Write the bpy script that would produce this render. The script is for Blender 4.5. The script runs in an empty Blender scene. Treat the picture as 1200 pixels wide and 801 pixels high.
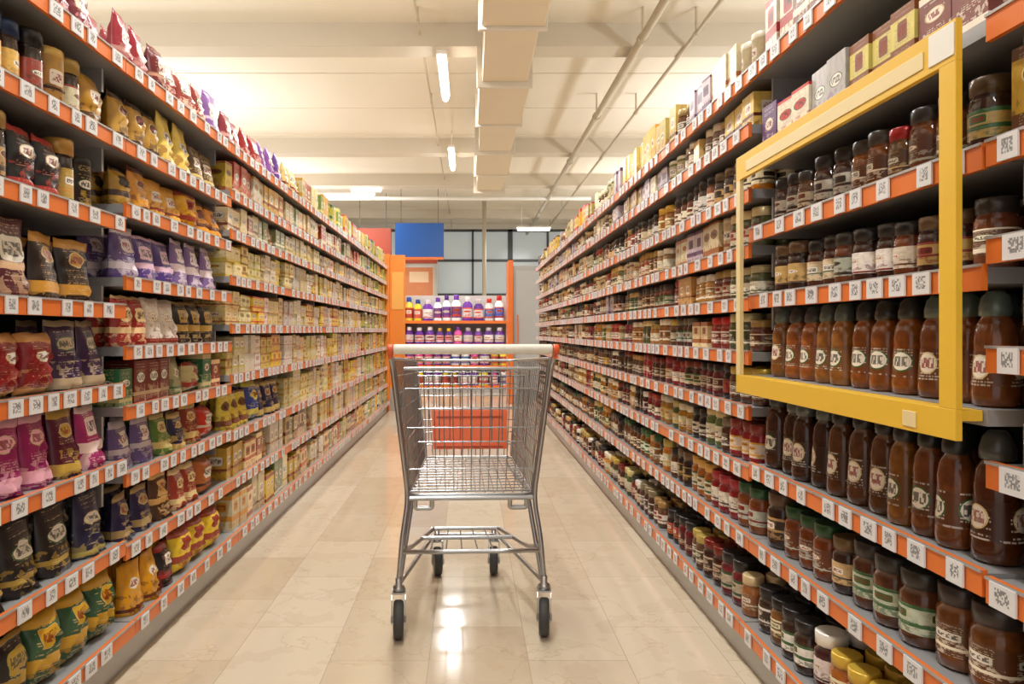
import bpy, math, random, colorsys
import numpy as np
from mathutils import Vector, Matrix
random.seed(41); np.random.seed(7)
scene = bpy.context.scene
scene.view_settings.view_transform = 'Standard'
scene.view_settings.look = 'None'
scene.view_settings.exposure = 0.0

def lin(c):
    return tuple((x/12.92 if x <= 0.04045 else ((x+0.055)/1.055)**2.4) for x in c[:3])
def hx(s):
    return tuple(int(s[i:i+2],16)/255 for i in (0,2,4))

# ------------------------------------------------------------------ materials
def mat(name, col, rough=0.5, metal=0.0, emit=None, es=0.0, coat=0.0, noise=0.0, nscale=8.0):
    m = bpy.data.materials.new(name); m.use_nodes = True
    nt = m.node_tree; b = nt.nodes['Principled BSDF']
    c = lin(col)
    b.inputs['Base Color'].default_value = (*c,1)
    b.inputs['Roughness'].default_value = rough
    b.inputs['Metallic'].default_value = metal
    b.inputs['Coat Weight'].default_value = coat
    if emit:
        b.inputs['Emission Color'].default_value = (*lin(emit),1)
        b.inputs['Emission Strength'].default_value = es
    if noise > 0:
        tc = nt.nodes.new('ShaderNodeTexCoord'); n = nt.nodes.new('ShaderNodeTexNoise')
        n.inputs['Scale'].default_value = nscale; n.inputs['Detail'].default_value = 4
        nt.links.new(tc.outputs['Object'], n.inputs['Vector'])
        r = nt.nodes.new('ShaderNodeMapRange')
        r.inputs['To Min'].default_value = 1-noise; r.inputs['To Max'].default_value = 1+noise*0.4
        nt.links.new(n.outputs['Fac'], r.inputs['Value'])
        mx = nt.nodes.new('ShaderNodeVectorMath'); mx.operation='SCALE'
        mx.inputs[0].default_value = c
        nt.links.new(r.outputs['Result'], mx.inputs['Scale'])
        nt.links.new(mx.outputs['Vector'], b.inputs['Base Color'])
    return m

class NT:
    def __init__(s, nt): s.nt = nt
    def m(s, op, a, b=None, c=None):
        n = s.nt.nodes.new('ShaderNodeMath'); n.operation = op
        for i,v in enumerate((a,b,c)):
            if v is None: continue
            if isinstance(v,(int,float)): n.inputs[i].default_value = v
            else: s.nt.links.new(v, n.inputs[i])
        return n.outputs[0]
    def mix(s, f, a, b):
        n = s.nt.nodes.new('ShaderNodeMix'); n.data_type='RGBA'
        for k,v in ((0,f),(6,a),(7,b)):
            if isinstance(v,(int,float)): n.inputs[k].default_value = v
            elif isinstance(v,tuple): n.inputs[k].default_value = (*v,1)
            else: s.nt.links.new(v, n.inputs[k])
        return n.outputs[2]
    def comb(s,x,y,z):
        n = s.nt.nodes.new('ShaderNodeCombineXYZ')
        for i,v in enumerate((x,y,z)):
            if isinstance(v,(int,float)): n.inputs[i].default_value = v
            else: s.nt.links.new(v,n.inputs[i])
        return n.outputs[0]
    def white(s, vec):
        n = s.nt.nodes.new('ShaderNodeTexWhiteNoise'); n.noise_dimensions='3D'
        s.nt.links.new(vec, n.inputs['Vector']); return n.outputs['Value']
    def noise(s, vec, sc, det=2):
        n = s.nt.nodes.new('ShaderNodeTexNoise'); n.inputs['Scale'].default_value=sc
        n.inputs['Detail'].default_value=det
        s.nt.links.new(vec, n.inputs['Vector']); return n.outputs['Fac']
    def attr(s, name):
        n = s.nt.nodes.new('ShaderNodeAttribute'); n.attribute_name = name; return n
    def sep(s, v):
        n = s.nt.nodes.new('ShaderNodeSeparateXYZ'); s.nt.links.new(v,n.inputs[0]); return n.outputs

def print_mat(name, rough):
    m = bpy.data.materials.new(name); m.use_nodes=True
    nt = m.node_tree; b = nt.nodes['Principled BSDF']; N = NT(nt)
    uvn = nt.nodes.new('ShaderNodeUVMap'); uvn.uv_map='UVMap'
    uv = N.sep(uvn.outputs[0]); u = N.m('FRACT', uv[0]); v = uv[1]
    c1 = N.attr('Col').outputs['Color']; c2 = N.attr('Col2').outputs['Color']
    r = N.sep(N.attr('Rnd').outputs['Vector'])
    R,G,B = r[0],r[1],r[2]
    lo = N.m('MULTIPLY', R, 0.35); hi = N.m('ADD', lo, N.m('MULTIPLY_ADD', G, 0.12, 0.05))
    band = N.m('MULTIPLY', N.m('GREATER_THAN', v, lo), N.m('LESS_THAN', v, hi))
    band2 = N.m('MULTIPLY', N.m('GREATER_THAN', v, N.m('MULTIPLY_ADD',B,0.1,0.84)), N.m('GREATER_THAN', G, 0.4))
    band = N.m('MAXIMUM', band, band2)
    vec = N.comb(N.m('MULTIPLY_ADD',R,20.0,u), N.m('MULTIPLY_ADD',G,20.0,v), N.m('MULTIPLY',B,20.0))
    nz = N.noise(vec, 6.0, 3)
    art = N.m('MULTIPLY', N.m('GREATER_THAN', nz, 0.55), N.m('LESS_THAN', v, 0.42))
    dark = N.mix(0.45, c1, lin((0.12,0.08,0.07)))
    col = N.mix(N.m('MULTIPLY', N.m('MULTIPLY',nz,nz), 1.3), c1, dark)
    col = N.mix(band, col, c2)
    col = N.mix(N.m('MULTIPLY',art,0.55), col, c2)
    ax = N.m('ABSOLUTE', N.m('DIVIDE', N.m('SUBTRACT', u, 0.5), N.m('MULTIPLY_ADD', B, 0.12, 0.2)))
    ay = N.m('ABSOLUTE', N.m('DIVIDE', N.m('SUBTRACT', v, N.m('MULTIPLY_ADD',G,0.12,0.56)), N.m('MULTIPLY_ADD', R, 0.08, 0.08)))
    pw = N.m('MULTIPLY_ADD', N.m('GREATER_THAN', R, 0.5), 5.0, 2.0)
    d = N.m('ADD', N.m('POWER',ax,pw), N.m('POWER',ay,pw))
    emb = N.m('LESS_THAN', d, 1.0)
    embc = N.mix(N.m('GREATER_THAN', G, 0.5), lin((0.93,0.9,0.84)), c2)
    col = N.mix(emb, col, embc)
    ring = N.m('MULTIPLY', N.m('LESS_THAN', d, 1.35), N.m('GREATER_THAN', d, 1.0))
    col = N.mix(ring, col, N.mix(N.m('GREATER_THAN', B, 0.6), lin((0.85,0.76,0.55)), lin((0.2,0.38,0.2))))
    bc = N.comb(N.m('FLOOR',N.m('MULTIPLY',u,26.0)), N.m('FLOOR',N.m('MULTIPLY',v,22.0)), N.m('MULTIPLY',R,97.0))
    bt = N.m('MULTIPLY', N.m('GREATER_THAN', N.white(bc), 0.4), N.m('LESS_THAN', ay, 0.55))
    bt = N.m('MULTIPLY', bt, N.m('LESS_THAN', ax, 0.8))
    col = N.mix(N.m('MULTIPLY',bt,0.85), col, N.mix(N.m('GREATER_THAN',B,0.5), lin((0.55,0.1,0.08)), lin((0.14,0.14,0.12))))
    def text(nu,nv,thr,seedv,amt,colr,c):
        cell = N.comb(N.m('FLOOR',N.m('MULTIPLY',u,nu)), N.m('FLOOR',N.m('MULTIPLY',v,nv)), N.m('MULTIPLY',R,seedv))
        wv = N.m('GREATER_THAN', N.white(cell), 0.42)
        line = N.m('LESS_THAN', N.m('FRACT', N.m('MULTIPLY', v, nv)), 0.5)
        rs = N.m('GREATER_THAN', N.white(N.comb(3.0, N.m('FLOOR',N.m('MULTIPLY',v,nv)), N.m('MULTIPLY',G,50.0))), thr)
        zone = N.m('MULTIPLY', N.m('GREATER_THAN', u, 0.18), N.m('LESS_THAN', u, 0.82))
        t = N.m('MULTIPLY', N.m('MULTIPLY', wv, line), N.m('MULTIPLY', zone, rs))
        t = N.m('MULTIPLY', t, N.m('SUBTRACT', 1.0, emb))
        return N.mix(N.m('MULTIPLY',t,amt), c, colr)
    col = text(34.0, 30.0, 0.55, 97.0, 0.7, N.mix(0.35, c2, lin((0.9,0.87,0.8))), col)
    nt.links.new(col, b.inputs['Base Color'])
    b.inputs['Roughness'].default_value = rough
    return m

def attr_mat(name, rough, metal=0.0, coat=0.0, var=0.0):
    m = bpy.data.materials.new(name); m.use_nodes=True
    nt = m.node_tree; b = nt.nodes['Principled BSDF']; N = NT(nt)
    c = N.attr('Col').outputs['Color']
    if var>0:
        tc = nt.nodes.new('ShaderNodeTexCoord')
        nz = N.noise(tc.outputs['Object'], 45.0, 2)
        br = nt.nodes.new('ShaderNodeVectorMath'); br.operation='SCALE'
        nt.links.new(c, br.inputs[0]); nt.links.new(N.m('MULTIPLY_ADD', nz, 1.6, 0.35), br.inputs['Scale'])
        c = br.outputs[0]
    nt.links.new(c, b.inputs['Base Color'])
    b.inputs['Roughness'].default_value = rough
    b.inputs['Metallic'].default_value = metal
    return m

M_print = print_mat('printed_packaging', 0.3)
M_glassy = attr_mat('filled_glass', 0.07, 0, 0, 0.5)
M_lid = attr_mat('lid_plastic_metal', 0.28, 0.25)
PM = [M_print, M_glassy, M_lid]

def tag_mat():
    m = bpy.data.materials.new('price_tag_paper'); m.use_nodes=True
    nt = m.node_tree; b = nt.nodes['Principled BSDF']; N = NT(nt)
    uvn = nt.nodes.new('ShaderNodeUVMap'); uvn.uv_map='UVMap'
    uv = N.sep(uvn.outputs[0]); u,v = uv[0],uv[1]
    R = N.sep(N.attr('Rnd').outputs['Vector'])[0]
    cell = N.comb(N.m('FLOOR',N.m('MULTIPLY',u,18.0)), N.m('FLOOR',N.m('MULTIPLY',v,12.0)), N.m('MULTIPLY',R,97.0))
    w = N.m('GREATER_THAN', N.white(cell), 0.42)
    z = N.m('MULTIPLY', N.m('MULTIPLY', N.m('GREATER_THAN', v, 0.25), N.m('LESS_THAN', v, 0.84)),
            N.m('MULTIPLY', N.m('GREATER_THAN', u, 0.22), N.m('LESS_THAN', u, 0.78)))
    col = N.mix(N.m('MULTIPLY',N.m('MULTIPLY',w,z),0.72), lin((0.88,0.88,0.88)), lin((0.15,0.14,0.15)))
    nt.links.new(col, b.inputs['Base Color']); b.inputs['Roughness'].default_value=0.3
    return m
M_tag = tag_mat()

M_orange = mat('orange_shelf_strip', hx('e3762e'), 0.3)
M_yellow = mat('yellow_display_frame', hx('ecbf3c'), 0.35)
M_shelf = mat('grey_shelf_metal', hx('a6a7a8'), 0.35, 0.3, noise=0.08)
M_back = mat('shelf_back_panel', hx('5c5a58'), 0.6, 0.0, noise=0.1)
M_kick = mat('shelf_kick_plate', hx('b2b2b2'), 0.3, 0.4)
M_dark = mat('dark_gap', hx('2a2827'), 0.6)
M_ceil = mat('ceiling_paint', hx('eae2d3'), 0.8, noise=0.05, nscale=0.8)
M_beam = mat('ceiling_beam_paint', hx('d6cdbd'), 0.7)
M_duct = mat('duct_cladding', hx('dccdb2'), 0.45, noise=0.05, nscale=2)
M_pipe = mat('pipe_paint', hx('c4b9a4'), 0.5)
M_wall = mat('wall_paint', hx('dedbd4'), 0.8, noise=0.04, nscale=1)
M_steel = mat('cart_chrome_wire', hx('a2a4a6'), 0.25, 1.0)
M_tube = mat('cart_zinc_tube', hx('b2b3b4'), 0.3, 0.95)
M_rubber = mat('caster_rubber', hx('424140'), 0.6)
M_hub = mat('caster_hub', hx('8d8b88'), 0.4, 0.4)
M_handle = mat('handle_plastic', hx('ecebde'), 0.35)
M_cartor = mat('cart_orange_plastic', hx('e0602a'), 0.35)
M_tubeL = mat('fluorescent_tube', (1,1,1), 0.5, emit=(1.0,0.99,0.97), es=14)
M_fix = mat('lamp_housing', hx('f4f2ee'), 0.5)
M_frame = mat('window_frame_metal', hx('55585a'), 0.4, 0.5)
M_glass = mat('window_glass_glow', hx('b0b8b8'), 0.2, 0.0, emit=hx('c4cbca'), es=0.35)  # faint emission painted into the panes so they look lit
M_blue = mat('blue_sign', hx('1c58ac'), 0.4)
M_red = mat('red_sign', hx('b8503a'), 0.5)
M_posor = mat('orange_poster', hx('dc8c60'), 0.5, noise=0.15, nscale=6)
M_grey = mat('grey_panel', hx('a9a8a6'), 0.4)

def floor_mat():
    m = bpy.data.materials.new('polished_marble_tiles'); m.use_nodes=True
    nt = m.node_tree; b = nt.nodes['Principled BSDF']; N = NT(nt)
    tc = nt.nodes.new('ShaderNodeTexCoord')
    mp = nt.nodes.new('ShaderNodeMapping'); mp.inputs['Rotation'].default_value=(0,0,math.radians(90))
    mp.inputs['Location'].default_value=(0.2,0.13,0)
    nt.links.new(tc.outputs['Object'], mp.inputs['Vector'])
    br = nt.nodes.new('ShaderNodeTexBrick')
    br.inputs['Scale'].default_value=1.0
    br.inputs['Brick Width'].default_value=0.5; br.inputs['Row Height'].default_value=0.32
    br.inputs['Mortar Size'].default_value=0.0014; br.inputs['Mortar Smooth'].default_value=0.1
    br.inputs['Color1'].default_value=(*lin(hx('d8cab1')),1)
    br.inputs['Color2'].default_value=(*lin(hx('c4b194')),1)
    br.inputs['Mortar'].default_value=(*lin(hx('ae9d86')),1)
    nt.links.new(mp.outputs[0], br.inputs['Vector'])
    n1 = N.noise(tc.outputs['Object'], 2.2, 8)
    n2 = N.noise(tc.outputs['Object'], 7.0, 8)
    vein = N.m('LESS_THAN', N.m('ABSOLUTE', N.m('SUBTRACT', n1, 0.5)), 0.004)
    col = N.mix(N.m('MULTIPLY', n2, 0.4), br.outputs['Color'], lin(hx('dcd0bc')))
    col = N.mix(N.m('MULTIPLY', N.m('GREATER_THAN',n2,0.56), 0.14), col, lin(hx('b0946e')))
    col = N.mix(N.m('MULTIPLY', vein, 0.2), col, lin(hx('a88b66')))
    nt.links.new(col, b.inputs['Base Color'])
    rr = N.m('MULTIPLY_ADD', n2, 0.10, 0.07)
    nt.links.new(rr, b.inputs['Roughness'])
    b.inputs['Specular IOR Level'].default_value=0.65
    return m
M_floor = floor_mat()

# ------------------------------------------------------------------ mesh helper
class MB:
    def __init__(s): s.v=[]; s.f=[]; s.mi=[]; s.sm=[]
    def box(s,x0,x1,y0,y1,z0,z1,m=0):
        i=len(s.v)
        s.v += [(x0,y0,z0),(x1,y0,z0),(x1,y1,z0),(x0,y1,z0),(x0,y0,z1),(x1,y0,z1),(x1,y1,z1),(x0,y1,z1)]
        for q in ((0,3,2,1),(4,5,6,7),(0,1,5,4),(1,2,6,5),(2,3,7,6),(3,0,4,7)):
            s.f.append(tuple(i+k for k in q)); s.mi.append(m); s.sm.append(False)
    def lathe(s, prof, center, axis='z', n=24, m=0, rot=None):
        i=len(s.v)
        for p in prof:
            for k in range(n):
                a=2*math.pi*k/n; x,y,z=p[0]*math.cos(a),p[0]*math.sin(a),p[1]
                if axis=='x': x,y,z=z,x,y
                if axis=='y': x,y,z=y,z,x
                s.v.append((center[0]+x,center[1]+y,center[2]+z))
        for j in range(len(prof)-1):
            for k in range(n):
                k2=(k+1)%n
                s.f.append((i+j*n+k,i+j*n+k2,i+(j+1)*n+k2,i+(j+1)*n+k))
                s.mi.append(prof[j][2] if len(prof[j])>2 else m); s.sm.append(True)
        s.f.append(tuple(i+k for k in reversed(range(n)))); s.mi.append(m); s.sm.append(False)
        s.f.append(tuple(i+(len(prof)-1)*n+k for k in range(n))); s.mi.append(m); s.sm.append(False)
    def obj(s,name,mats,parent=None,bevel=0):
        me=bpy.data.meshes.new(name); me.from_pydata(s.v,[],s.f)
        for m in mats: me.materials.append(m)
        me.polygons.foreach_set('material_index', s.mi); me.polygons.foreach_set('use_smooth', s.sm)
        me.update()
        o=bpy.data.objects.new(name,me); scene.collection.objects.link(o)
        if parent: o.parent=parent
        if bevel:
            b=o.modifiers.new('bevel','BEVEL'); b.width=bevel; b.segments=2; b.limit_method='ANGLE'
        return o

def simple_box(name,x0,x1,y0,y1,z0,z1,m,parent=None,bevel=0):
    b=MB(); b.box(x0,x1,y0,y1,z0,z1); return b.obj(name,[m],parent,bevel)

# ------------------------------------------------------------------ templates
class Tmpl:
    def __init__(s, V, F, UV, slot, smooth):
        s.V=np.array(V,float); s.lt=np.array([len(f) for f in F]); s.lv=np.concatenate([np.array(f) for f in F])
        s.uv=np.concatenate([np.array(u,float).reshape(-1,2) for u in UV]); s.slot=np.array(slot)
        s.ls=np.repeat(s.slot,s.lt); s.sm=np.array(smooth,bool)

def t_box():
    V=[(-.5,-.5,0),(.5,-.5,0),(.5,.5,0),(-.5,.5,0),(-.5,-.5,1),(.5,-.5,1),(.5,.5,1),(-.5,.5,1)]
    F=[(0,3,2,1),(4,5,6,7),(0,1,5,4),(1,2,6,5),(2,3,7,6),(3,0,4,7)]
    s=[(0,0),(1,0),(1,1),(0,1)]; t=[(0,.02),(.1,.02),(.1,.05),(0,.05)]
    return Tmpl(V,F,[t,t,s,s,s,s],[0]*6,[False]*6)

def t_lathe(prof, n, rep=3, vmap=None):
    V=[];F=[];UV=[];S=[];SM=[]
    for p in prof:
        for k in range(n):
            a=2*math.pi*k/n; V.append((p[0]*math.cos(a),p[0]*math.sin(a),p[1]))
    lab=[j for j in range(len(prof)-1) if prof[j][2]==0]
    z0=prof[lab[0]][1]; z1=prof[lab[-1]+1][1]
    off=rep*.25+.5
    for j in range(len(prof)-1):
        sl=prof[j][2]
        va=(prof[j][1]-z0)/(z1-z0); vb=(prof[j+1][1]-z0)/(z1-z0)
        if vmap: va,vb=vmap(va),vmap(vb)
        for k in range(n):
            k2=(k+1)%n
            F.append((j*n+k,j*n+k2,(j+1)*n+k2,(j+1)*n+k))
            u0=k*rep/n+off; u1=(k+1)*rep/n-1e-4+off
            UV.append([(u0,va),(u1,va),(u1,vb),(u0,vb)]); S.append(sl); SM.append(True)
    F.append(tuple((len(prof)-1)*n+k for k in range(n))); UV.append([(0.5,0.02)]*n); S.append(prof[-1][2]); SM.append(False)
    return Tmpl(V,F,UV,S,SM)

def t_pouch(seed, style):
    rs=random.Random(seed); nx,nz=8,11; V=[];F=[];UV=[]
    cr=[(rs.uniform(1,5),rs.uniform(0,6),rs.uniform(1,6),rs.uniform(0,6),rs.uniform(.02,.07)) for _ in range(5)]
    def th(u,v):
        e=max(0,1-abs(2*u-1)**3.5)
        if style==0: t=(max(0,1-v*1.06))**0.55 if v<.93 else 0
        elif style==1: t=max(0,1-abs(2*v-1)**5)
        else: t=0.75*max(0,1-max(0,(v-.72)/.28)**1.3) if v>.72 else .75+0.25*(1-v)
        c=sum(a[4]*math.sin(a[0]*6*u+a[1]+a[2]*5*v+a[3]) for a in cr)
        return 0.5*e**.6*t*(1+c*2.2)+0.01
    top=rs.uniform(-.06,.06)
    for side in (-1,1):
        for j in range(nz):
            for i in range(nx):
                u=i/(nx-1); v=j/(nz-1)
                wob=1-0.06*math.sin(v*math.pi) if style!=2 else 1
                V.append(((u-.5)*wob, side*th(u,v)+top*v*v, v*(1+0.012*math.sin(u*9+seed))))
    n=nx*nz
    for s in (0,1):
        for j in range(nz-1):
            for i in range(nx-1):
                a=s*n+j*nx+i; q=(a,a+1,a+nx+1,a+nx) if s==0 else (a+1,a,a+nx,a+nx+1)
                F.append(q)
                uvq=[(i/(nx-1),j/(nz-1)),((i+1)/(nx-1)-1e-4,j/(nz-1)),((i+1)/(nx-1)-1e-4,(j+1)/(nz-1)),(i/(nx-1),(j+1)/(nz-1))]
                if s==1: uvq=[uvq[1],uvq[0],uvq[3],uvq[2]]
                UV.append(uvq)
    for j in range(nz-1):
        for i,flip in ((0,False),(nx-1,True)):
            a=j*nx+i;b=n+j*nx+i
            q=(a,a+nx,b+nx,b) if not flip else (a,b,b+nx,a+nx)
            F.append(q); UV.append([(0.02,.02)]*4)
    for i in range(nx-1):
        F.append((i,n+i,n+i+1,i+1)); UV.append([(0.02,.02)]*4)
        a=(nz-1)*nx+i; F.append((a,a+1,n+a+1,n+a)); UV.append([(0.02,.02)]*4)
    k=len(F)
    return Tmpl(V,F,UV,[0]*k,[True]*k)

JAR=[(.40,0,1),(.49,.03,1),(.5,.18,0),(.5,.56,1),(.49,.68,1),(.41,.77,2),(.46,.775,2),(.465,.98,2),(.43,1.0,2)]
CAN=[(.48,0,2),(.5,.02,0),(.5,.86,2),(.51,.87,2),(.51,.985,2),(.49,1,2)]
BOT=[(.40,0,1),(.48,.02,1),(.5,.10,1),(.49,.18,0),(.44,.48,1),(.45,.58,1),(.40,.70,1),(.28,.78,2),(.34,.785,2),(.34,.86,2),(.28,.95,2),(.17,1.0,2)]
DET=[(.46,0,1),(.5,.03,1),(.5,.12,0),(.5,.55,1),(.46,.68,1),(.25,.8,2),(.26,.81,2),(.26,.97,2),(.22,1.0,2)]
COF=[(.44,0,1),(.5,.04,1),(.5,.1,0),(.49,.55,1),(.46,.7,1),(.42,.76,2),(.5,.765,2),(.5,.97,2),(.47,1.0,2)]
TT={'box':[t_box()],'jar':[t_lathe(JAR,14)],'can':[t_lathe(CAN,14)],'bottle':[t_lathe(BOT,16,3,lambda v:.58+(v-.5)*.36)],
    'det':[t_lathe(DET,12,2)],'cof':[t_lathe(COF,14)],
    'pouch':[t_pouch(i,0) for i in range(5)],'pillow':[t_pouch(i+10,1) for i in range(4)],'brick':[t_pouch(i+20,2) for i in range(3)]}
TAGT=Tmpl([(-.5,0,0),(.5,0,0),(.5,0,1),(-.5,0,1),(-.5,1,0),(.5,1,0),(.5,1,1),(-.5,1,1)],
          [(0,1,2,3),(1,5,6,2),(4,0,3,7),(3,2,6,7),(0,4,5,1)],
          [[(0,0),(1,0),(1,1),(0,1)]]+[[(0.02,.02)]*4]*4,[0]*5,[False]*5)

class Mass:
    def __init__(s,name,mats=None): s.name=name; s.L=[]; s.mats=mats or PM
    def add(s,t,pos,theta,scale,cols,col2,rnd):
        c,sn=math.cos(theta),math.sin(theta)
        V=t.V*np.array(scale); x=V[:,0]*c-V[:,1]*sn+pos[0]; y=V[:,0]*sn+V[:,1]*c+pos[1]; z=V[:,2]+pos[2]
        s.L.append((t,np.stack([x,y,z],1),np.array(cols)[t.ls],col2,rnd))
    def build(s,parent=None):
        if not s.L: return
        V=[];lv=[];lt=[];uv=[];C=[];C2=[];R=[];mi=[];sm=[];o=0
        for t,v,c,c2,r in s.L:
            V.append(v); lv.append(t.lv+o); o+=len(v); lt.append(t.lt); uv.append(t.uv); C.append(c)
            n=len(t.lv); C2.append(np.tile(c2,(n,1))); R.append(np.tile(r,(n,1))); mi.append(t.slot); sm.append(t.sm)
        V=np.concatenate(V);lv=np.concatenate(lv);lt=np.concatenate(lt);uv=np.concatenate(uv)
        C=np.concatenate(C);C2=np.concatenate(C2);R=np.concatenate(R);mi=np.concatenate(mi);sm=np.concatenate(sm)
        me=bpy.data.meshes.new(s.name)
        me.vertices.add(len(V)); me.vertices.foreach_set('co',V.ravel())
        me.loops.add(len(lv)); me.loops.foreach_set('vertex_index',lv.astype(np.int32))
        me.polygons.add(len(lt)); ls=np.concatenate([[0],np.cumsum(lt)[:-1]])
        me.polygons.foreach_set('loop_start',ls.astype(np.int32))
        for m in s.mats: me.materials.append(m)
        me.polygons.foreach_set('material_index',np.minimum(mi,len(s.mats)-1).astype(np.int32))
        me.polygons.foreach_set('use_smooth',sm)
        u=me.uv_layers.new(name='UVMap'); u.data.foreach_set('uv',uv.astype(np.float32).ravel())
        for nm,A in (('Col',C),('Col2',C2),('Rnd',R)):
            a=me.attributes.new(nm,'FLOAT_COLOR','CORNER')
            a.data.foreach_set('color',np.concatenate([A,np.ones((len(A),1))],1).astype(np.float32).ravel())
        me.update(calc_edges=True); me.validate()
        ob=bpy.data.objects.new(s.name,me); scene.collection.objects.link(ob)
        if parent: ob.parent=parent
        return ob

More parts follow.
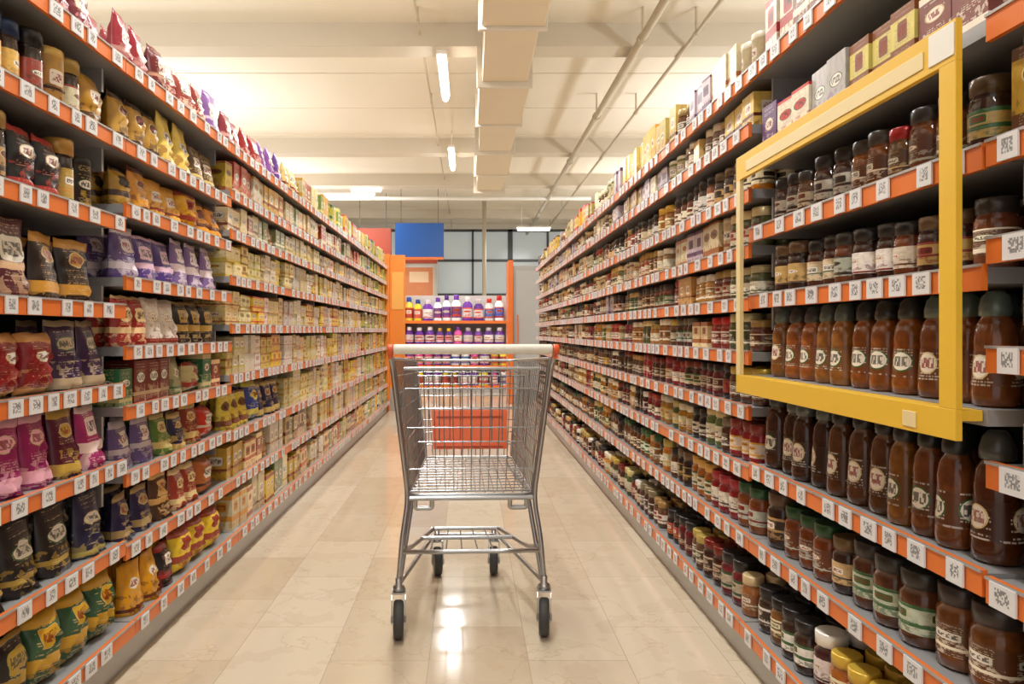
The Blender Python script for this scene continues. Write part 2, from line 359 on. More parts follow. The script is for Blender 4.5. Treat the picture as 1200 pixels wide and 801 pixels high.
# ------------------------------------------------------------------ product palettes
P={
'coffee_dark':[('pouch','2a1a18','c89a3a'),('pouch','7a5f3a','e6cf9a'),('pouch','6b1c30','d9b080'),('brick','3a241c','d8b884'),('pouch','8f4068','e8c4b4'),('brick','191718','b8342f'),('pouch','a0688a','efd8c8'),('pouch','4a2a58','d8c090')],
'magenta':[('pouch','b0204c','e8bc4a'),('pouch','9a1a5c','e7b0c4'),('pouch','6a1438','d7a23a'),('pouch','2a1a22','c85a86'),('pouch','c8408a','f0d8d8'),('pouch','4a2a7a','d8b8d0')],
'redcream':[('pillow','c82a20','f4e6c8'),('pillow','efd698','c22a2a'),('pillow','f2ead8','c83a2a'),('pillow','e3ae2e','3a4a9a'),('pillow','b82420','e8a060'),('pillow','3a4ea6','e8d05a'),('brick','2a2322','d0a040')],
'blacksilver':[('pouch','1d1b1c','c0b8b0'),('pouch','40267a','c4b4cc'),('brick','c9c2b6','6a3a2a'),('pouch','252022','c9a23c'),('pouch','5a2a90','e8dcc7'),('pouch','e4dcd0','3a2a24'),('pouch','8a2432','e0c8a0')],
'greenred':[('pillow','2f5e38','e8bc3a'),('pouch','b82420','e6c890'),('pouch','4c2c22','d3a860'),('box','b8241c','e8c070'),('brick','241f1e','c89a40'),('pouch','c08a34','4a2018'),('pouch','9a2a3a','f0d8c0')],
'orangeyellow':[('pouch','ec951a','6a2a1a'),('pouch','ecb624','a84018'),('pouch','e07c18','f3e0a0'),('pillow','f2c234','b33424'),('brick','caa040','3a2018'),('pouch','f0c850','8a3a1a')],
'purpleteal':[('pouch','4a2c88','d9b0c9'),('pouch','7a60a0','e8dce4'),('brick','2f6a8c','e2dac0'),('pouch','5a2060','e0b040'),('pouch','a8b098','f0e6c8'),('pouch','2c2858','d0b868'),('pouch','e0d4c8','5a3070')],
'brownorange':[('pillow','e4802a','402014'),('pouch','3a2822','e8b040'),('pillow','d9ae74','5a3020'),('brick','b83426','efd4a0'),('pouch','5a3a1c','e8c078'),('pouch','2e2420','d8d0c0'),('pouch','e8e0d0','a83a28')],
'greenbox':[('box','2a6442','e3d294'),('pouch','c9bf88','3c6a3a'),('box','3a5632','d6a840'),('pillow','e8d8a4','a8322a'),('box','8a2a22','e0c890'),('box','4a8a70','f0e8d0')],
'greenyellow':[('pouch','688c34','f0dc94'),('pouch','447042','e8c04a'),('pouch','dcbc44','7a3a24'),('pillow','3a6c68','efdcb0'),('pouch','b04028','f0d088'),('pouch','e8dcc0','3a6a34')],
'cream':[('box','f3e0a0','caa23a'),('box','f6eab0','d9ae3a'),('box','efe6cc','c8986a'),('box','f4dc68','b98a2e'),('box','f3eedc','c9ae80'),('box','e6ca80','a86a30'),('box','f7ecb8','d8c450'),('box','f4d648','c06030'),('box','f4f0e6','d8b0a0')],
'cream2':[('box','f0dca4','c0623a'),('box','e9d4a8','8a5a3a'),('box','f3e6bc','c99a3a'),('box','d8b070','7a3a20'),('box','f1e8d0','b0803a'),('pouch','e8c478','a04a2a'),('box','b84030','f0d8a0'),('box','e8bc44','904020'),('box','8a9a60','f0e8c8')],
'farmix':[('box','dcca30','3c6a3a'),('box','8ab048','f3e890'),('box','ecd248','c0392b'),('box','f0e6c0','3a5a8a'),('box','e6b838','f0e4b8'),('box','a8c068','efe8c0')],
'top':[('pouch','6a3a94','e6b8d4'),('pouch','942630','e0a090'),('pouch','ac2e2a','f0d0b4'),('brick','862626','d9a888'),('pouch','8a5aa0','f0d8e8')],
'coffeejar':[('cof','3a2014','d9b05a','22345f'),('cof','2c1a10','e6dcbc','b88a3c'),('can','c0984a','3a2418','c49c50'),('cof','24140e','b83a2f','1d1b1c'),('cof','3e2a1c','e9dfc0','5a5494'),('brick','dcae34','4a2a18','e0a820')],
'goldcan':[('can','5f4420','caa860','c9a85c'),('can','2a2422','c8a048','201c1a'),('cof','2c1c14','caa458','b08c48'),('brick','1c1a1a','b03028','b02018'),('brick','2a2020','a02c2a','b02018')],
'honeybottle':[('bottle','985618','f4eee0','302c2a'),('bottle','844614','efe8d6','3a3836'),('bottle','a86820','f4eee0','6c726c'),('bottle','8c4e1a','c83a2a','2b2826'),('bottle','784016','f2f0e0','5c6660')],
'darkbottle':[('bottle','5c3216','f2ebe0','2a2826'),('bottle','4e2a16','ece6da','4a4a46'),('bottle','6c3e1a','ece2cc','2e2c2a'),('bottle','422616','f0f2e8','6a6e68')],
'darkjar':[('jar','4e2c1a','dccba4','2c2826'),('jar','64381c','efe4c8','3e3833'),('jar','74441e','eadcb8','262321'),('jar','34211a','cfa868','6a5038'),('jar','5c341c','d4dcc4','33302c'),('jar','3c2418','f4eee0','2a2624')],
'honeyjar':[('jar','a8611e','f1e4b4','cca048'),('jar','7c451c','ecdcb8','443c34'),('jar','8e5220','f3ead0','ba9240'),('jar','b4702a','f4e8bc','d8b450'),('jar','643a1c','dcc48c','a02e24'),('jar','74441e','e8ecd8','2f5a34'),('jar','5a3018','f0e4cc','2e2a28')],
'jam':[('jar','7a1c26','f2e6d0','a82c2c'),('jar','401c1c','f0e2d8','e4ded4'),('jar','a86424','f4e8c4','c9a248'),('jar','2c1a16','e9dcc0','2a2624'),('jar','b0742a','f2e4b0','e4dcc0'),('jar','4a5c2e','e8e8c8','c8b070'),('jar','7a3020','f4f0e8','2e2c2a')],
'lightjar':[('jar','8a5c34','f1e4c0','ccb288'),('jar','a0743c','f4eacc','ebe2c8'),('jar','6a3c24','ecdcbc','ba9848'),('can','dcc698','8a4a2a','e4d8b4'),('jar','4c2e20','f4f0e4','8a7c60'),('jar','5c6038','f0ecd0','d8c890'),('jar','8a2a24','f4ecdc','b83a2c')],
'pink':[('jar','6a1a2c','d8508a','3a2a24'),('jar','5a3018','efdcb4','d0a040'),('jar','8a5020','ead09c','2a2422')],
'teabox':[('box','e4dfd4','7a5a9a'),('box','efe6cc','b8443a'),('box','d9d4c8','3c708a'),('box','8a4a40','e8dcc4'),('box','e8d27c','7a4a2a'),('box','dcd8d0','8a5a9a'),('box','5f3a70','e0c4dc'),('box','b04aa0','f0e0ec')],
'teamix':[('box','efe2b4','a8642f'),('jar','6a4830','efe4c4','e0d6b8'),('can','e8dcae','6a7a3c','efe8d0'),('box','d9b464','6a3020'),('jar','5a3420','efe8d4','c8a464'),('box','c8b8c0','5a3a60')],
'yellowbox':[('box','ecc03c','c0482a'),('box','d9b438','6a3a20'),('box','e8d068','b8443f')],
'reddark':[('jar','6a1a1c','dcc8ac','2a2422'),('jar','861e1c','f0e2cc','9c2e26'),('jar','2e1c16','c0392f','2c2624'),('jar','3e1c14','dcc8a4','7a2a1c'),('jar','5a3a24','f0e8d0','c8a050')],
'deterg':[('det','6a2f9c','f0ecf2','ece6f0'),('det','f2f2f4','3a6ac0','c0392b'),('det','ecc83a','c0392b','2a5ab0'),('det','d04a9e','f3f0f0','6a2fa0'),('det','4a2a86','e8c8e8','efb83a'),('det','f2f4f6','6a2fa0','6a2fa0')],
}
SZ={'box':(.085,.10),'jar':(.074,.074),'can':(.08,.08),'bottle':(.070,.070),'det':(.16,.12),'cof':(.075,.075),'pouch':(.125,.085),'pillow':(.14,.08),'brick':(.1,.07)}
NEIGH={'greenred':['redcream','blacksilver'],'blacksilver':['magenta','purpleteal'],'magenta':['blacksilver','coffee_dark'],'redcream':['orangeyellow','coffee_dark'],
 'coffee_dark':['purpleteal','magenta'],'brownorange':['purpleteal','redcream'],'greenyellow':['redcream','purpleteal'],'orangeyellow':['brownorange','orangeyellow'],
 'purpleteal':['coffee_dark'],'honeyjar':['jam','darkjar'],'darkjar':['honeyjar','jam'],'jam':['lightjar','reddark'],'reddark':['jam','lightjar'],'lightjar':['jam','teamix']}

masses={}
def jit_col(c,a=.035):
    h,s,v=colorsys.rgb_to_hsv(*c)
    return colorsys.hsv_to_rgb((h+random.uniform(-a,a)*.45)%1,min(1,max(0,s*random.uniform(.85,1.12))),min(1,v*random.uniform(.85,1.12)))
def L3(h): return lin(jit_col(hx(h)))
def fill(obname, side, xf, y0, y1, z, gap, pal, hfrac=(.74,.95), hmax=.3, rows=2, wscale=1.0, stack=1):
    M=masses.setdefault((obname,side), Mass(obname))
    y=y0+.012
    theta=-math.pi/2 if side>0 else math.pi/2
    last=None
    while y<y1-.03:
        pp=P[pal]
        if pal in NEIGH and random.random()<.28: pp=P[random.choice(NEIGH[pal])]
        pr=random.choice([p for p in pp if p is not last]); last=pr; kind=pr[0]
        w,d=SZ[kind]; w*=wscale*random.uniform(.9,1.15); d*=wscale
        if kind in('jar','can','bottle','cof'): d=w
        h=min(hmax,(gap)*random.uniform(*hfrac))/stack
        if kind in('jar','can') : h=min(h,w*1.75)
        if kind=='cof': h=min(h,w*2.3)
        if kind=='bottle': h=min(h,w*3.1)
        rn=np.array([random.random() for _ in range(3)])
        b=L3(pr[1]); c2=L3(pr[2]); lid=L3(pr[3]) if len(pr)>3 else b
        if kind in('box','pouch','pillow','brick'): cols=[b,b,b]; cc2=c2
        elif kind=='bottle':
            cols=[b,b,lid]; cc2=c2; rn[0]=random.uniform(.2,.49); rn[1]=random.choice([random.uniform(.1,.38)]*2+[.8])
        else:
            cols=[c2,b,lid]; cc2=random.choice([L3('3a2a20'),L3('8a2a20'),b,L3('2c5a2c'),L3('c99a40')])
            if kind=='jar' and random.random()<.4: cols=[b,b,lid]; cc2=c2
            if kind=='can': cols=[b,b,lid]; cc2=c2
        for _ in range(random.choice([1,2,2,3]) if side>0 else random.choice([1,1,2,2,3])):
            if y+w>y1: break
            for r in range(rows):
                for sk in range(stack):
                    x=xf+side*(.02+d/2+r*(d+.006)+random.uniform(0,.014))
                    jit=random.uniform(-.07,.07) if kind in('box','brick') else random.uniform(-.2,.2)
                    if kind in('jar','can','cof','bottle'): jit=random.uniform(-.4,.4)
                    if stack>1: jit*=.2
                    M.add(random.choice(TT[kind]),(x,y+w/2,z+sk*h),theta+jit,(w*.97,d,h*.995),cols,cc2,rn)
            y+=w+.003
        y+=.003
        if y+w>y1: break

# ------------------------------------------------------------------ gondolas
XL,XR=-1.05,0.85
def gondola(name, side, X, bays):
    G=MB(); tags=Mass('price_tags',[M_tag])
    ya,yb=bays[0][0],bays[-1][1]
    def bx(d0,d1,y0,y1,z0,z1,m):
        a,b=X+side*d0,X+side*d1
        G.box(min(a,b),max(a,b),y0,y1,z0,z1,m)
    bx(.56,.60,ya,yb,0,2.0,1)
    bx(.05,.56,ya,yb,0,.115,2)
    bx(.035,.05,ya,yb,0.0,.11,3)
    th=math.pi/2 if side<0 else -math.pi/2
    for (y0,y1,shelves) in bays:
        bx(.53,.56,y0-.02,y0+.02,0,2.0,3)
        for i,sp in enumerate(shelves):
            z=sp[0]; off=0 if i==0 else .03
            yel = len(sp)>3 and sp[3]=='y'
            bx(off+.006,.56,y0+.003,y1-.003,z-.028,z,0)
            zz0,zz1=z-.04,z+.006
            if not yel:
                bx(off-.004,off+.006,y0+.002,y1-.002,zz0,zz1,4)
                bx(off-.007,off-.004,y0+.002,y1-.002,zz1-.005,zz1,3)
            if i>0:
                bx(.1,.56,y0-.006,y0+.006,z-.10,z-.028,3)
            if not yel:
                y=y0+random.uniform(.02,.07)
                while y<y1-.06:
                    w=random.choice([.042,.05,.055])
                    tags.add(TAGT,(X+side*(off-.0095),y+w/2,z-.040+.001),th,(w,.004,.042),[(1,1,1)]*3,(1,1,1),np.random.rand(3))
                    y+=w+random.choice([.025,.04,.06,.09])
    o=G.obj(name,[M_shelf,M_back,M_dark,M_kick,M_orange,M_yellow])
    tags.build(o)
    for (y0,y1,shelves) in bays:
        for i,sp in enumerate(shelves):
            z=sp[0]; gap=(shelves[i+1][0]-.035-z) if i+1<len(shelves) else .2
            off=0 if i==0 else .03
            obn,pal,kw=sp[1],sp[2],(sp[4] if len(sp)>4 else {})
            fill(obn,side,X+side*off,y0+.01,y1-.01,z+.001,gap,pal,**kw)
    return o

nearL=[(.15,'snack_bags','greenred'),(.40,'coffee_pouches','blacksilver'),(.655,'coffee_pouches','magenta'),(.895,'snack_bags','redcream'),
       (1.14,'coffee_pouches','coffee_dark'),(1.41,'coffee_tins','goldcan'),(1.66,'coffee_jars','coffeejar'),(1.91,'coffee_pouches','top')]
bay2L=[(.15,'snack_bags','redcream'),(.38,'coffee_pouches','brownorange'),(.61,'coffee_pouches','greenyellow'),(.82,'grocery_boxes','greenbox'),
       (1.01,'coffee_pouches','brownorange'),(1.23,'coffee_pouches','purpleteal'),(1.46,'coffee_pouches','orangeyellow'),(1.66,'coffee_pouches','orangeyellow'),(1.91,'coffee_pouches','top')]
def farL(a,b,i):
    k=dict(stack=2); g='grocery_boxes'
    return (a,b,[(.15,g,'cream2',None,{}),(.38,g,'cream2' if i<2 else 'cream',None,{}),(.60,g,'cream' if i else 'greenyellow',None,k if i else {}),(.86,g,'cream',None,k),
       (1.09,g,'cream',None,k),(1.31,g,'cream',None,k),(1.52,g,'cream' if i else 'cream2',None,{}),(1.70,g,'cream2',None,{}),(1.91,g,'top' if i==0 else ('cream2' if i<2 else 'farmix'),None,{})])
def endL(a,b):
    return (a,b,[(z,'grocery_boxes','farmix') for z in (.15,.38,.60,.86,1.09,1.31,1.52,1.70,1.91)])
w=.985
baysL=[(-.71,.24,nearL),(.24,1.19,nearL),(1.19,2.14,nearL),(2.14,3.09,bay2L)]
for i in range(6):
    a=3.09+i*w
    baysL.append(farL(a,a+w,i) if i<4 else endL(a,a+w))
GL=gondola('gondola_shelving',-1,XL,baysL)

nearR=[(.15,'honey_jars','jam'),(.40,'honey_jars','honeyjar'),(.64,'honey_jars','honeyjar'),(.835,'jam_jars','jam'),(1.03,'honey_jars','honeyjar'),(1.214,'jam_jars','pink'),(1.378,'tea_boxes','yellowbox'),(1.59,'tea_boxes','teabox'),(1.88,'tea_boxes','teabox')]
yelR=[(.15,'honey_jars','honeyjar',None,dict(wscale=1.12)),(.41,'honey_jars','darkjar',None,dict(wscale=1.12)),(.646,'honey_bottles','darkbottle',None,dict(hfrac=(.93,.98),wscale=1.12)),(.925,'honey_bottles','honeybottle','y',dict(hfrac=(.94,.99),wscale=1.05)),
      (1.17,'honey_jars','darkjar'),(1.377,'honey_jars','darkjar'),(1.595,'tea_boxes','teabox','y',dict(hfrac=(.45,.62))),(1.88,'tea_boxes','teabox')]
def farR(a,b,i):
    return (a,b,[(.15,'jam_jars','reddark'),(.41,'honey_jars','honeyjar' if i<2 else 'darkjar'),(.63,'jam_jars','jam'),(.82,'jam_jars','reddark' if i<2 else 'darkjar'),
     (.994,'jam_jars','lightjar'),(1.164,'jam_jars','darkjar' if i%2 else 'lightjar'),(1.33,'jam_jars','lightjar'),(1.507,'jam_jars','darkjar' if i<3 else 'teamix'),(1.71,'tea_boxes','teamix'),(1.88,'tea_boxes','yellowbox' if i%2 else 'teamix')])
baysR=[(-.71,.22,nearR),(.22,1.16,nearR),(1.165,2.14,yelR)]
for i in range(7):
    a=2.14+i*.98
    baysR.append(farR(a,a+.98,i))
GR=gondola('gondola_shelving',1,XR,baysR)

fr=MB()
fx0,fx1=XR-.018,XR-.006
fr.box(fx0,fx1,1.168,1.210,.926,1.525,0)
fr.box(fx0,fx1,2.100,2.13,.926,1.525,1)
fr.box(fx0,fx1,1.168,2.13,.872,.926,0)
fr.box(fx1,XR+.034,1.175,2.13,.905,.924,0)
fr.box(fx0,fx1,1.168,2.13,1.525,1.597,0)
fr.box(fx0-.002,fx0,1.25,2.05,1.54,1.572,1)
fr.box(fx0-.002,fx0,1.17,1.235,1.535,1.592,2)
fr.box(fx0-.002,fx0,1.27,1.31,.880,.910,1)
fr.obj('yellow_display_frame',[M_yellow,mat('frame_gold_band',hx('ead69e'),.4),mat('frame_white_label',hx('eeebe0'),.4)],GR,bevel=.002)

# ------------------------------------------------------------------ detergent shelf across aisle end
D=MB(); dx0,dx1,dy=-1.15,.74,11.8
D.box(dx0,dx1,dy+.45,dy+.5,0,1.70,5); D.box(dx0-.03,dx0,dy-.02,dy+.5,0,1.70,4); D.box(dx1,dx1+.03,dy-.02,dy+.5,0,1.70,4)
dz=[.12,.47,.84,1.24]
for z in dz:
    D.box(dx0,dx1,dy,dy+.45,z-.03,z,0); D.box(dx0,dx1,dy-.01,dy,z-.045,z+.005,4)
D.box(dx0,dx1,dy,dy+.03,0,.1,3)
det=D.obj('detergent_shelf',[M_shelf,M_back,M_dark,M_kick,M_orange,mat('display_back_white',hx('cfcac8'),.5)])
DM=Mass('detergent_bottles')
for zi,z in enumerate(dz):
    y=dx0+.02
    while y<dx1-.17:
        pr=random.choice(P['deterg'] if zi!=2 else P['deterg'][:1]+P['deterg'][3:5]); w=random.uniform(.14,.19); rn=np.random.rand(3)
        for _ in range(random.randint(1,2)):
            if y+w>dx1: break
            hh=random.uniform(.36,.46) if zi==3 else random.uniform(.27,.30)
            for r in range(2):
                DM.add(TT['det'][0],(y+w/2,dy+.1+r*.16,z+.001),random.uniform(-.3,.3),(w*.96,.13,hh),[L3(pr[2]),L3(pr[1]),L3(pr[3])],L3('c0392b'),rn)
            y+=w+.006
DM.build()
e=MB(); e.box(-1.06,-.86,9.12,9.18,0,2.08,0); e.box(-1.66,-1.06,9.02,9.18,0,2.08,0); e.box(-1.065,-.855,9.11,9.12,0,.3,1); e.box(-1.04,-.88,9.112,9.12,1.35,1.85,2)
e.obj('endcap_panel',[mat('endcap_orange',hx('ea8c34'),.4),M_kick,mat('endcap_poster',hx('efb45a'),.4)],bevel=.004)
g=MB(); g.box(.64,1.5,10.0,10.6,0.0,2.02,0); g.box(.57,.64,9.96,10.6,0,2.1,1); g.box(.68,1.44,9.985,10.0,.2,1.95,2); g.box(.70,.715,9.95,9.985,.8,1.3,1)
g.obj('refrigerator_cabinet',[M_grey,M_orange,mat('cabinet_door',hx('b4b4b4'),.25)],bevel=.004)

for (nm,sd),M in masses.items(): M.build()

# ------------------------------------------------------------------ room
CH=4.2
simple_box('floor',-7,7,-5,20.2,-.1,0,M_floor)
simple_box('ceiling',-7,7,-5,20.2,CH,CH+.1,M_ceil)
simple_box('unseen_wall_left',-7.1,-7,-5,20.2,0,CH,M_wall)  # never in view, put in for its effect on the light
simple_box('unseen_wall_right',7,7.1,-5,20.2,0,CH,M_wall)  # likewise out of view and added for the light
wb=MB()
wb.box(-7,-3.2,20,20.2,0,CH); wb.box(3.4,7,20,20.2,0,CH); wb.box(-3.2,3.4,20,20.2,0,.3); wb.box(-3.2,3.4,20,20.2,CH-.15,CH)
wb.obj('wall_back',[M_wall])
for i,(a,b) in enumerate([(-3.2,-1.0),(-1.0,1.2),(1.2,3.4)]):
    W=MB()
    W.box(a,b,20.08,20.1,.3,CH-.15,1)
    W.box(a,a+.07,20,20.12,.3,CH-.15,0); W.box(b-.07,b,20,20.12,.3,CH-.15,0)
    for z in (.3,2.1,3.1,CH-.22): W.box(a,b,20,20.12,z,z+.07,0)
    W.box((a+b)/2-.03,(a+b)/2+.03,20,20.12,.3,CH-.15,0)
    W.obj('window_%d'%(i+1),[M_frame,M_glass])
pw=MB(); pw.box(-3.4,-.75,16.0,16.15,0,2.75,0); pw.box(-3.4,-.75,15.97,16.0,2.65,2.75,1)
PW=pw.obj('partition_wall',[M_wall,M_red])
ps=MB(); ps.box(-1.5,-.85,15.93,15.965,1.8,2.55,0); ps.box(-1.53,-.82,15.94,16.0,1.77,2.58,1); ps.box(-1.4,-.95,15.925,15.93,2.2,2.45,2)
ps.obj('orange_poster',[M_posor,M_wall,mat('poster_print',hx('f3d2b0'),.5)],PW)
bs=MB(); bs.box(-1.62,-.56,14.9,15.02,2.66,3.42,0); bs.box(-1.62,-.56,14.89,14.9,2.62,2.68,1)
bs.box(-1.5,-1.49,14.95,14.96,3.42,CH,2); bs.box(-.69,-.68,14.95,14.96,3.42,CH,2)
bs.obj('blue_hanging_sign',[M_blue,M_orange,M_frame])
rs=MB(); rs.box(-2.6,-1.78,15.5,15.6,2.75,3.4,0); rs.box(-2.5,-2.49,15.55,15.56,3.4,CH,1); rs.box(-1.9,-1.89,15.55,15.56,3.4,CH,1)
rs.obj('red_hanging_sign',[M_red,M_frame])
cb=MB(); cb.lathe([(.05,0),(.05,CH)],(.36,16.5,0),n=16); cb.obj('steel_post',[M_pipe])

for i,y in enumerate((-2.5,3.0,6.95,11.1,13.6,17.5)):
    simple_box('trim_%d'%(i+1),-7,7,y,y+.28,CH-.24,CH,M_beam)
rb=MB()
y=-4.7
while y<19.8:
    rb.box(-7,7,y,y+.05,CH-.010,CH); y+=1.3
rb.obj('ceiling_ribs',[M_ceil])
du=MB()
y=-1.0; k=0
while y<12.0:
    s=.03 if k%2 else 0
    du.box(.10+s,.62-s,y,y+1.28,3.56+s,3.94,0)
    du.box(.075,.645,y+1.28,y+1.33,3.535,3.955,1); y+=1.33; k+=1
du.box(.2,.22,-1,12,3.9,CH,1); du.box(.5,.52,-1,12,3.9,CH,1)
du.obj('ventilation_duct',[M_duct,M_beam],bevel=.008)
def pipe(name,x,z,r,y0=-4,y1=19.9):
    p=MB(); p.lathe([(r,y0),(r,y1)],(x,0,z),axis='y',n=14)
    yy=y0+1
    while yy<y1:
        p.lathe([(r*1.3,yy),(r*1.3,yy+.06)],(x,0,z),axis='y',n=14); p.box(x-.008,x+.008,yy,yy+.03,z,CH); yy+=2.4
    p.obj(name,[M_pipe])
pipe('ceiling_pipe',1.68,3.90,.04); pipe('ceiling_pipe',2.2,3.95,.02); pipe('ceiling_pipe',-.5,4.08,.012)
p=MB(); p.lathe([(.04,-3.2),(.04,2.6)],(0,14.6,3.9),axis='x',n=12)
for x in (-2.5,-.5,1.5): p.box(x-.01,x+.01,14.59,14.61,3.9,CH)
p.obj('cross_pipe',[M_fix])

LC=(1.0,.985,.965)
def lamp(x,y,z,L=1.2,along='y',power=55,up=.18,upw=.12):
    b=MB()
    if along=='y':
        b.box(x-.05,x+.05,y-L/2-.03,y+L/2+.03,z+.03,z+.07,0); b.box(x-.006,x+.006,y-.3,y-.29,z+.07,CH,0); b.box(x-.006,x+.006,y+.29,y+.3,z+.07,CH,0)
        b.lathe([(.036,-L/2),(.036,L/2)],(x,y,z),axis='y',n=12,m=1)
    else:
        b.box(x-L/2-.03,x+L/2+.03,y-.05,y+.05,z+.03,z+.07,0); b.box(x-.3,x-.29,y-.006,y+.006,z+.07,CH,0)
        b.lathe([(.03,-L/2),(.03,L/2)],(x,y,z),axis='x',n=12,m=1)
    o=b.obj('fluorescent_or_fill_lamp',[M_fix,M_tubeL])
    if power>0:
        for dn in (1,0):
            pwv=power if dn else power*up
            if pwv<=0: continue
            ld=bpy.data.lights.new('tube_or_fill_light','AREA'); ld.shape='RECTANGLE'
            ww=.12 if dn else upw
            ld.size=L if along=='x' else ww; ld.size_y=ww if along=='x' else L
            ld.energy=pwv; ld.color=LC
            lo=bpy.data.objects.new('tube_or_fill_light',ld); scene.collection.objects.link(lo); lo.parent=o
            lo.location=(x,y,z-.04 if dn else z+.09)
            if not dn: lo.rotation_euler=(math.pi,0,0)  # upward fill, used only by the added side lamps
for (x,y) in [(-.28,-1.5),(-.28,2.2),(-.28,5.0),(-.28,7.5),(-.28,11.0)]:
    lamp(x,y,3.82,power=58,up=0)
for x in (-3.9,3.7):
    for y in (0,4.5,9.0,13.5): lamp(x,y,2.35,power=50,up=1.15,upw=.5)  # unseen fill lamps added behind the gondolas, mainly to brighten the ceiling
lamp(-2.6,14.3,3.88,along='x',L=1.2,power=35,up=0)
lamp(-2.1,13.9,3.93,along='x',L=.6,power=0)
lamp(1.6,17.0,3.6,along='x',L=.8,power=50,up=0)

# ------------------------------------------------------------------ shopping cart
cart=bpy.data.objects.new('shopping_cart',None); scene.collection.objects.link(cart)
def wires(name, paths, r, m, closed=False, res=3):
    cu=bpy.data.curves.new(name,'CURVE'); cu.dimensions='3D'; cu.bevel_depth=r; cu.bevel_resolution=res; cu.use_fill_caps=True
    for pts in paths:
        s=cu.splines.new('POLY'); s.points.add(len(pts)-1)
        for i,p in enumerate(pts): s.points[i].co=(*p,1)
        s.use_cyclic_u=closed
    tmp=bpy.data.objects.new(name+'_tmp',cu); scene.collection.objects.link(tmp)
    dg=bpy.context.evaluated_depsgraph_get()
    me=bpy.data.meshes.new_from_object(tmp.evaluated_get(dg))
    bpy.data.objects.remove(tmp)
    for p in me.polygons: p.use_smooth=True
    me.materials.clear(); me.materials.append(m)
    o=bpy.data.objects.new(name,me); scene.collection.objects.link(o); o.parent=cart; return o
def fillet(pts, r, n=6, closed=False):
    out=[]; N_=len(pts); P_=[Vector(p) for p in pts]
    for i in range(N_):
        if not closed and i in (0,N_-1): out.append(P_[i]); continue
        a,b,c=P_[i-1],P_[i],P_[(i+1)%N_]
        d1=(a-b); d2=(c-b); rr=min(r,d1.length*.45,d2.length*.45)
        p0=b+d1.normalized()*rr; p1=b+d2.normalized()*rr
        for k in range(n+1):
            t=k/n; out.append(p0*(1-t)**2+b*2*t*(1-t)+p1*t*t)
    return [tuple(v) for v in out]
def lerp(a,b,t): return tuple(a[i]+(b[i]-a[i])*t for i in range(3))
TN=.272; TF=.235; BN=.222; BF=.19
tn=lambda s:(s*TN,-.03,.965); tf=lambda s:(s*TF+.015,.76,.925); bn=lambda s:(s*BN,.04,.475); bf=lambda s:(s*BF+.015,.64,.50)
thin=[];mid=[]
for s in (-1,1):
    n=22
    for i in range(n+1):
        t=i/n; thin.append([lerp(bn(s),bf(s),t),lerp(tn(s),tf(s),t)])
    for j in range(1,8):
        t=j/8; mid.append([lerp(bn(s),tn(s),t),lerp(bf(s),tf(s),t)])
for i in range(1,12):
    t=i/12; thin.append([lerp(bf(-1),bf(1),t),lerp(tf(-1),tf(1),t)])
for j in range(1,8):
    t=j/8; mid.append([lerp(bf(-1),tf(-1),t),lerp(bf(1),tf(1),t)])
for i in range(1,13):
    t=i/13; thin.append([lerp(bn(-1),bn(1),t),lerp(bf(-1),bf(1),t)])
for j in range(1,14):
    t=j/14; mid.append([lerp(bn(-1),bf(-1),t),lerp(bn(1),bf(1),t)])
fl=lambda s,z:(s*(BN-.005+(TN-.03-BN)*(z-.5)/.42),.035-.06*(z-.5)/.42,z)
for i in range(0,15):
    t=i/14; thin.append([lerp(fl(-1,.49),fl(1,.49),t),lerp(fl(-1,.93),fl(1,.93),t)])
for z in (.49,.57,.72,.86,.93): mid.append([fl(-1,z),fl(1,z)])
cs=lambda s,z:(s*.19,.075-.03*(z-.55)/.35,z)
for i in range(0,11):
    t=i/10; thin.append([lerp(cs(-1,.66),cs(1,.66),t),lerp(cs(-1,.90),cs(1,.90),t)])
mid.append([cs(-1,.66),cs(1,.66)]); mid.append([cs(-1,.90),cs(1,.90)]); mid.append([cs(-1,.78),cs(1,.78)])
wires('basket_wires',thin,.0019,M_steel,res=2); wires('basket_hoops',mid,.0026,M_steel,res=2)
rim=fillet([tn(-1),tf(-1),tf(1),tn(1)],.05); wires('basket_rim',[rim,[fl(-1,.93),fl(1,.93)]],.006,M_tube)
wires('basket_base_frame',[fillet([bn(-1),bf(-1),bf(1),bn(1)],.04,closed=True)],.0055,M_tube,closed=True)
wires('basket_corner_posts',[[bn(s),tn(s)] for s in(-1,1)]+[[bf(s),tf(s)] for s in(-1,1)],.005,M_tube)
ch=[]
ch.append(fillet([(-.255,-.01,.175),(-.14,.60,.165),(.14,.60,.165),(.255,-.01,.175)],.06))
for s in (-1,1):
    ch.append(fillet([(s*.258,-.01,.165),(s*.245,.0,.33),(s*.225,.03,.465),(s*.278,-.045,.955),(s*.278,-.12,.99)],.05))
    ch.append(fillet([(s*.225,.03,.465),(s*.205,.3,.468),(s*.185,.62,.475)],.05))
    ch.append(fillet([(s*.245,.0,.30),(s*.225,.2,.235),(s*.14,.52,.215)],.06))
    ch.append(fillet([(s*.252,.02,.18),(s*.235,.05,.30),(s*.21,.09,.465)],.05))
ch.append([(-.225,.03,.465),(.225,.03,.465)])
ch.append(fillet([(-.246,.0,.285),(-.16,.12,.245),(.16,.12,.245),(.246,.0,.285)],.06))
ch.append([(-.15,.52,.215),(.15,.52,.215)])
ch.append([(-.185,.35,.227),(.185,.35,.227)])
ch.append(fillet([(-.2,.04,.465),(-.2,.05,.425),(-.14,.05,.425),(-.14,.04,.465)],.01)); ch.append(fillet([(.2,.04,.465),(.2,.05,.425),(.14,.05,.425),(.14,.04,.465)],.01))
wires('chassis_tubes',ch,.0085,M_tube,res=4)
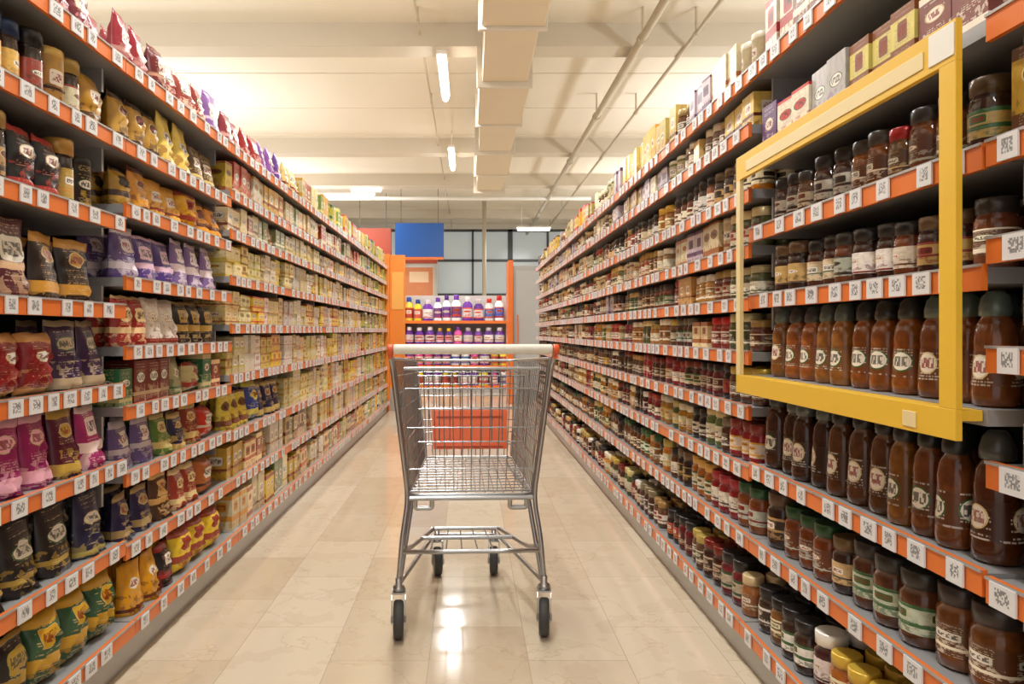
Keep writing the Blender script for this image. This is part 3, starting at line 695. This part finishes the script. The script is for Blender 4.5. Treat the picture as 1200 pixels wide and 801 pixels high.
wires('lower_rack_wires',[[(x,.12,.242),(x*.85,.52,.215)] for x in np.linspace(-.15,.15,6)],.003,M_steel)
h=MB(); h.lathe([(.0155,-.266),(.0168,-.26),(.0168,.26),(.0155,.266)],(0,-.125,1.0),axis='x',n=20,m=0); h.obj('handle_grip',[M_handle],cart)
h=MB()
for s in (-1,1):
    h.lathe([(.0160,-.009),(.0180,-.006),(.0180,.008),(.013,.012)],(s*.277,-.125,.999),axis='x',n=20)
    h.box(s*.278-.007,s*.278+.007,-.125,-.085,.968,1.0,0)
h.obj('handle_brackets',[M_cartor],cart,bevel=.003)
pn=MB()
def yz(z): return .64+(.12)*(z-.50)/.425
z0,z1=.535,.705; px=.022
for dd in (.014,.005):
    for (x,z) in ((-.165,z0),(.165,z0),(.172,z1),(-.172,z1)):
        pn.v.append((x+px,yz(z)-dd,z))
for q in ((0,1,2,3),(7,6,5,4),(0,4,5,1),(1,5,6,2),(2,6,7,3),(3,7,4,0)): pn.f.append(q); pn.mi.append(0); pn.sm.append(False)
for z in (z0+.012,z1-.03): pn.box(-.15+px,.15+px,yz(z)-.019,yz(z)-.010,z-.004,z+.004,1)
pn.obj('orange_panel',[M_cartor,mat('panel_rib',hx('c05028'),.4)],cart,bevel=.002)
def caster(nm,x,y,R,top,ang):
    b=MB()
    b.lathe([(R*.60,-.019,1),(R*.9,-.017,0),(R,-.010,0),(R,.010,0),(R*.9,.017,1),(R*.60,.019,1)],(0,0,R),axis='x',n=28,m=1)
    b.lathe([(.012,-.027,2),(.012,.027,2)],(0,0,R),axis='x',n=12,m=2)
    for s in (-1,1):
        i=len(b.v)
        for dx in (0,.0035):
            for (yy,zz) in ((-.014,R-.014),(.014,R-.014),(.045,top-.03),(.045,top-.012),(-.0,top-.012),(-.012,top-.03)):
                b.v.append((s*(.0215+dx),yy,zz))
        b.f.append(tuple(i+k for k in range(6))); b.f.append(tuple(i+6+k for k in reversed(range(6)))); b.mi+=[2,2]; b.sm+=[False]*2
        for k in range(6):
            b.f.append((i+k,i+(k+1)%6,i+6+(k+1)%6,i+6+k)); b.mi.append(2); b.sm.append(False)
    b.box(-.025,.025,-.002,.048,top-.016,top-.010,2)
    b.lathe([(.020,top-.010),(.020,top+.004),(.011,top+.006),(.011,top+.035)],(0,.024,0),n=16,m=2)
    o=b.obj(nm,[M_rubber,M_hub,M_tube],cart)
    Rm=Matrix.Rotation(ang,4,'Z')
    o.matrix_local=Matrix.Translation((x,y,0))@Rm@Matrix.Translation((0,-.024,0))
caster('caster_1',-.256,-.012,.064,.165,.05); caster('caster_2',.256,-.012,.064,.165,-.16)
caster('caster_3',-.125,.595,.060,.155,.1); caster('caster_4',.125,.595,.060,.155,-.08)
cart.location=(0.008,2.41,0.0); cart.rotation_euler=(0,0,math.radians(2.4))

w=bpy.data.worlds.new('World'); scene.world=w; w.use_nodes=True
w.node_tree.nodes['Background'].inputs[0].default_value=(1.0,.985,.965,1); w.node_tree.nodes['Background'].inputs[1].default_value=.9
cd=bpy.data.cameras.new('Camera'); cd.lens=24; cd.sensor_width=36; cd.shift_x=50/1200; cd.shift_y=-12.5/1200; cd.clip_start=.05
co=bpy.data.objects.new('Camera',cd); scene.collection.objects.link(co)
co.location=(0,0,1.06); co.rotation_euler=(math.pi/2,0,0); scene.camera=co
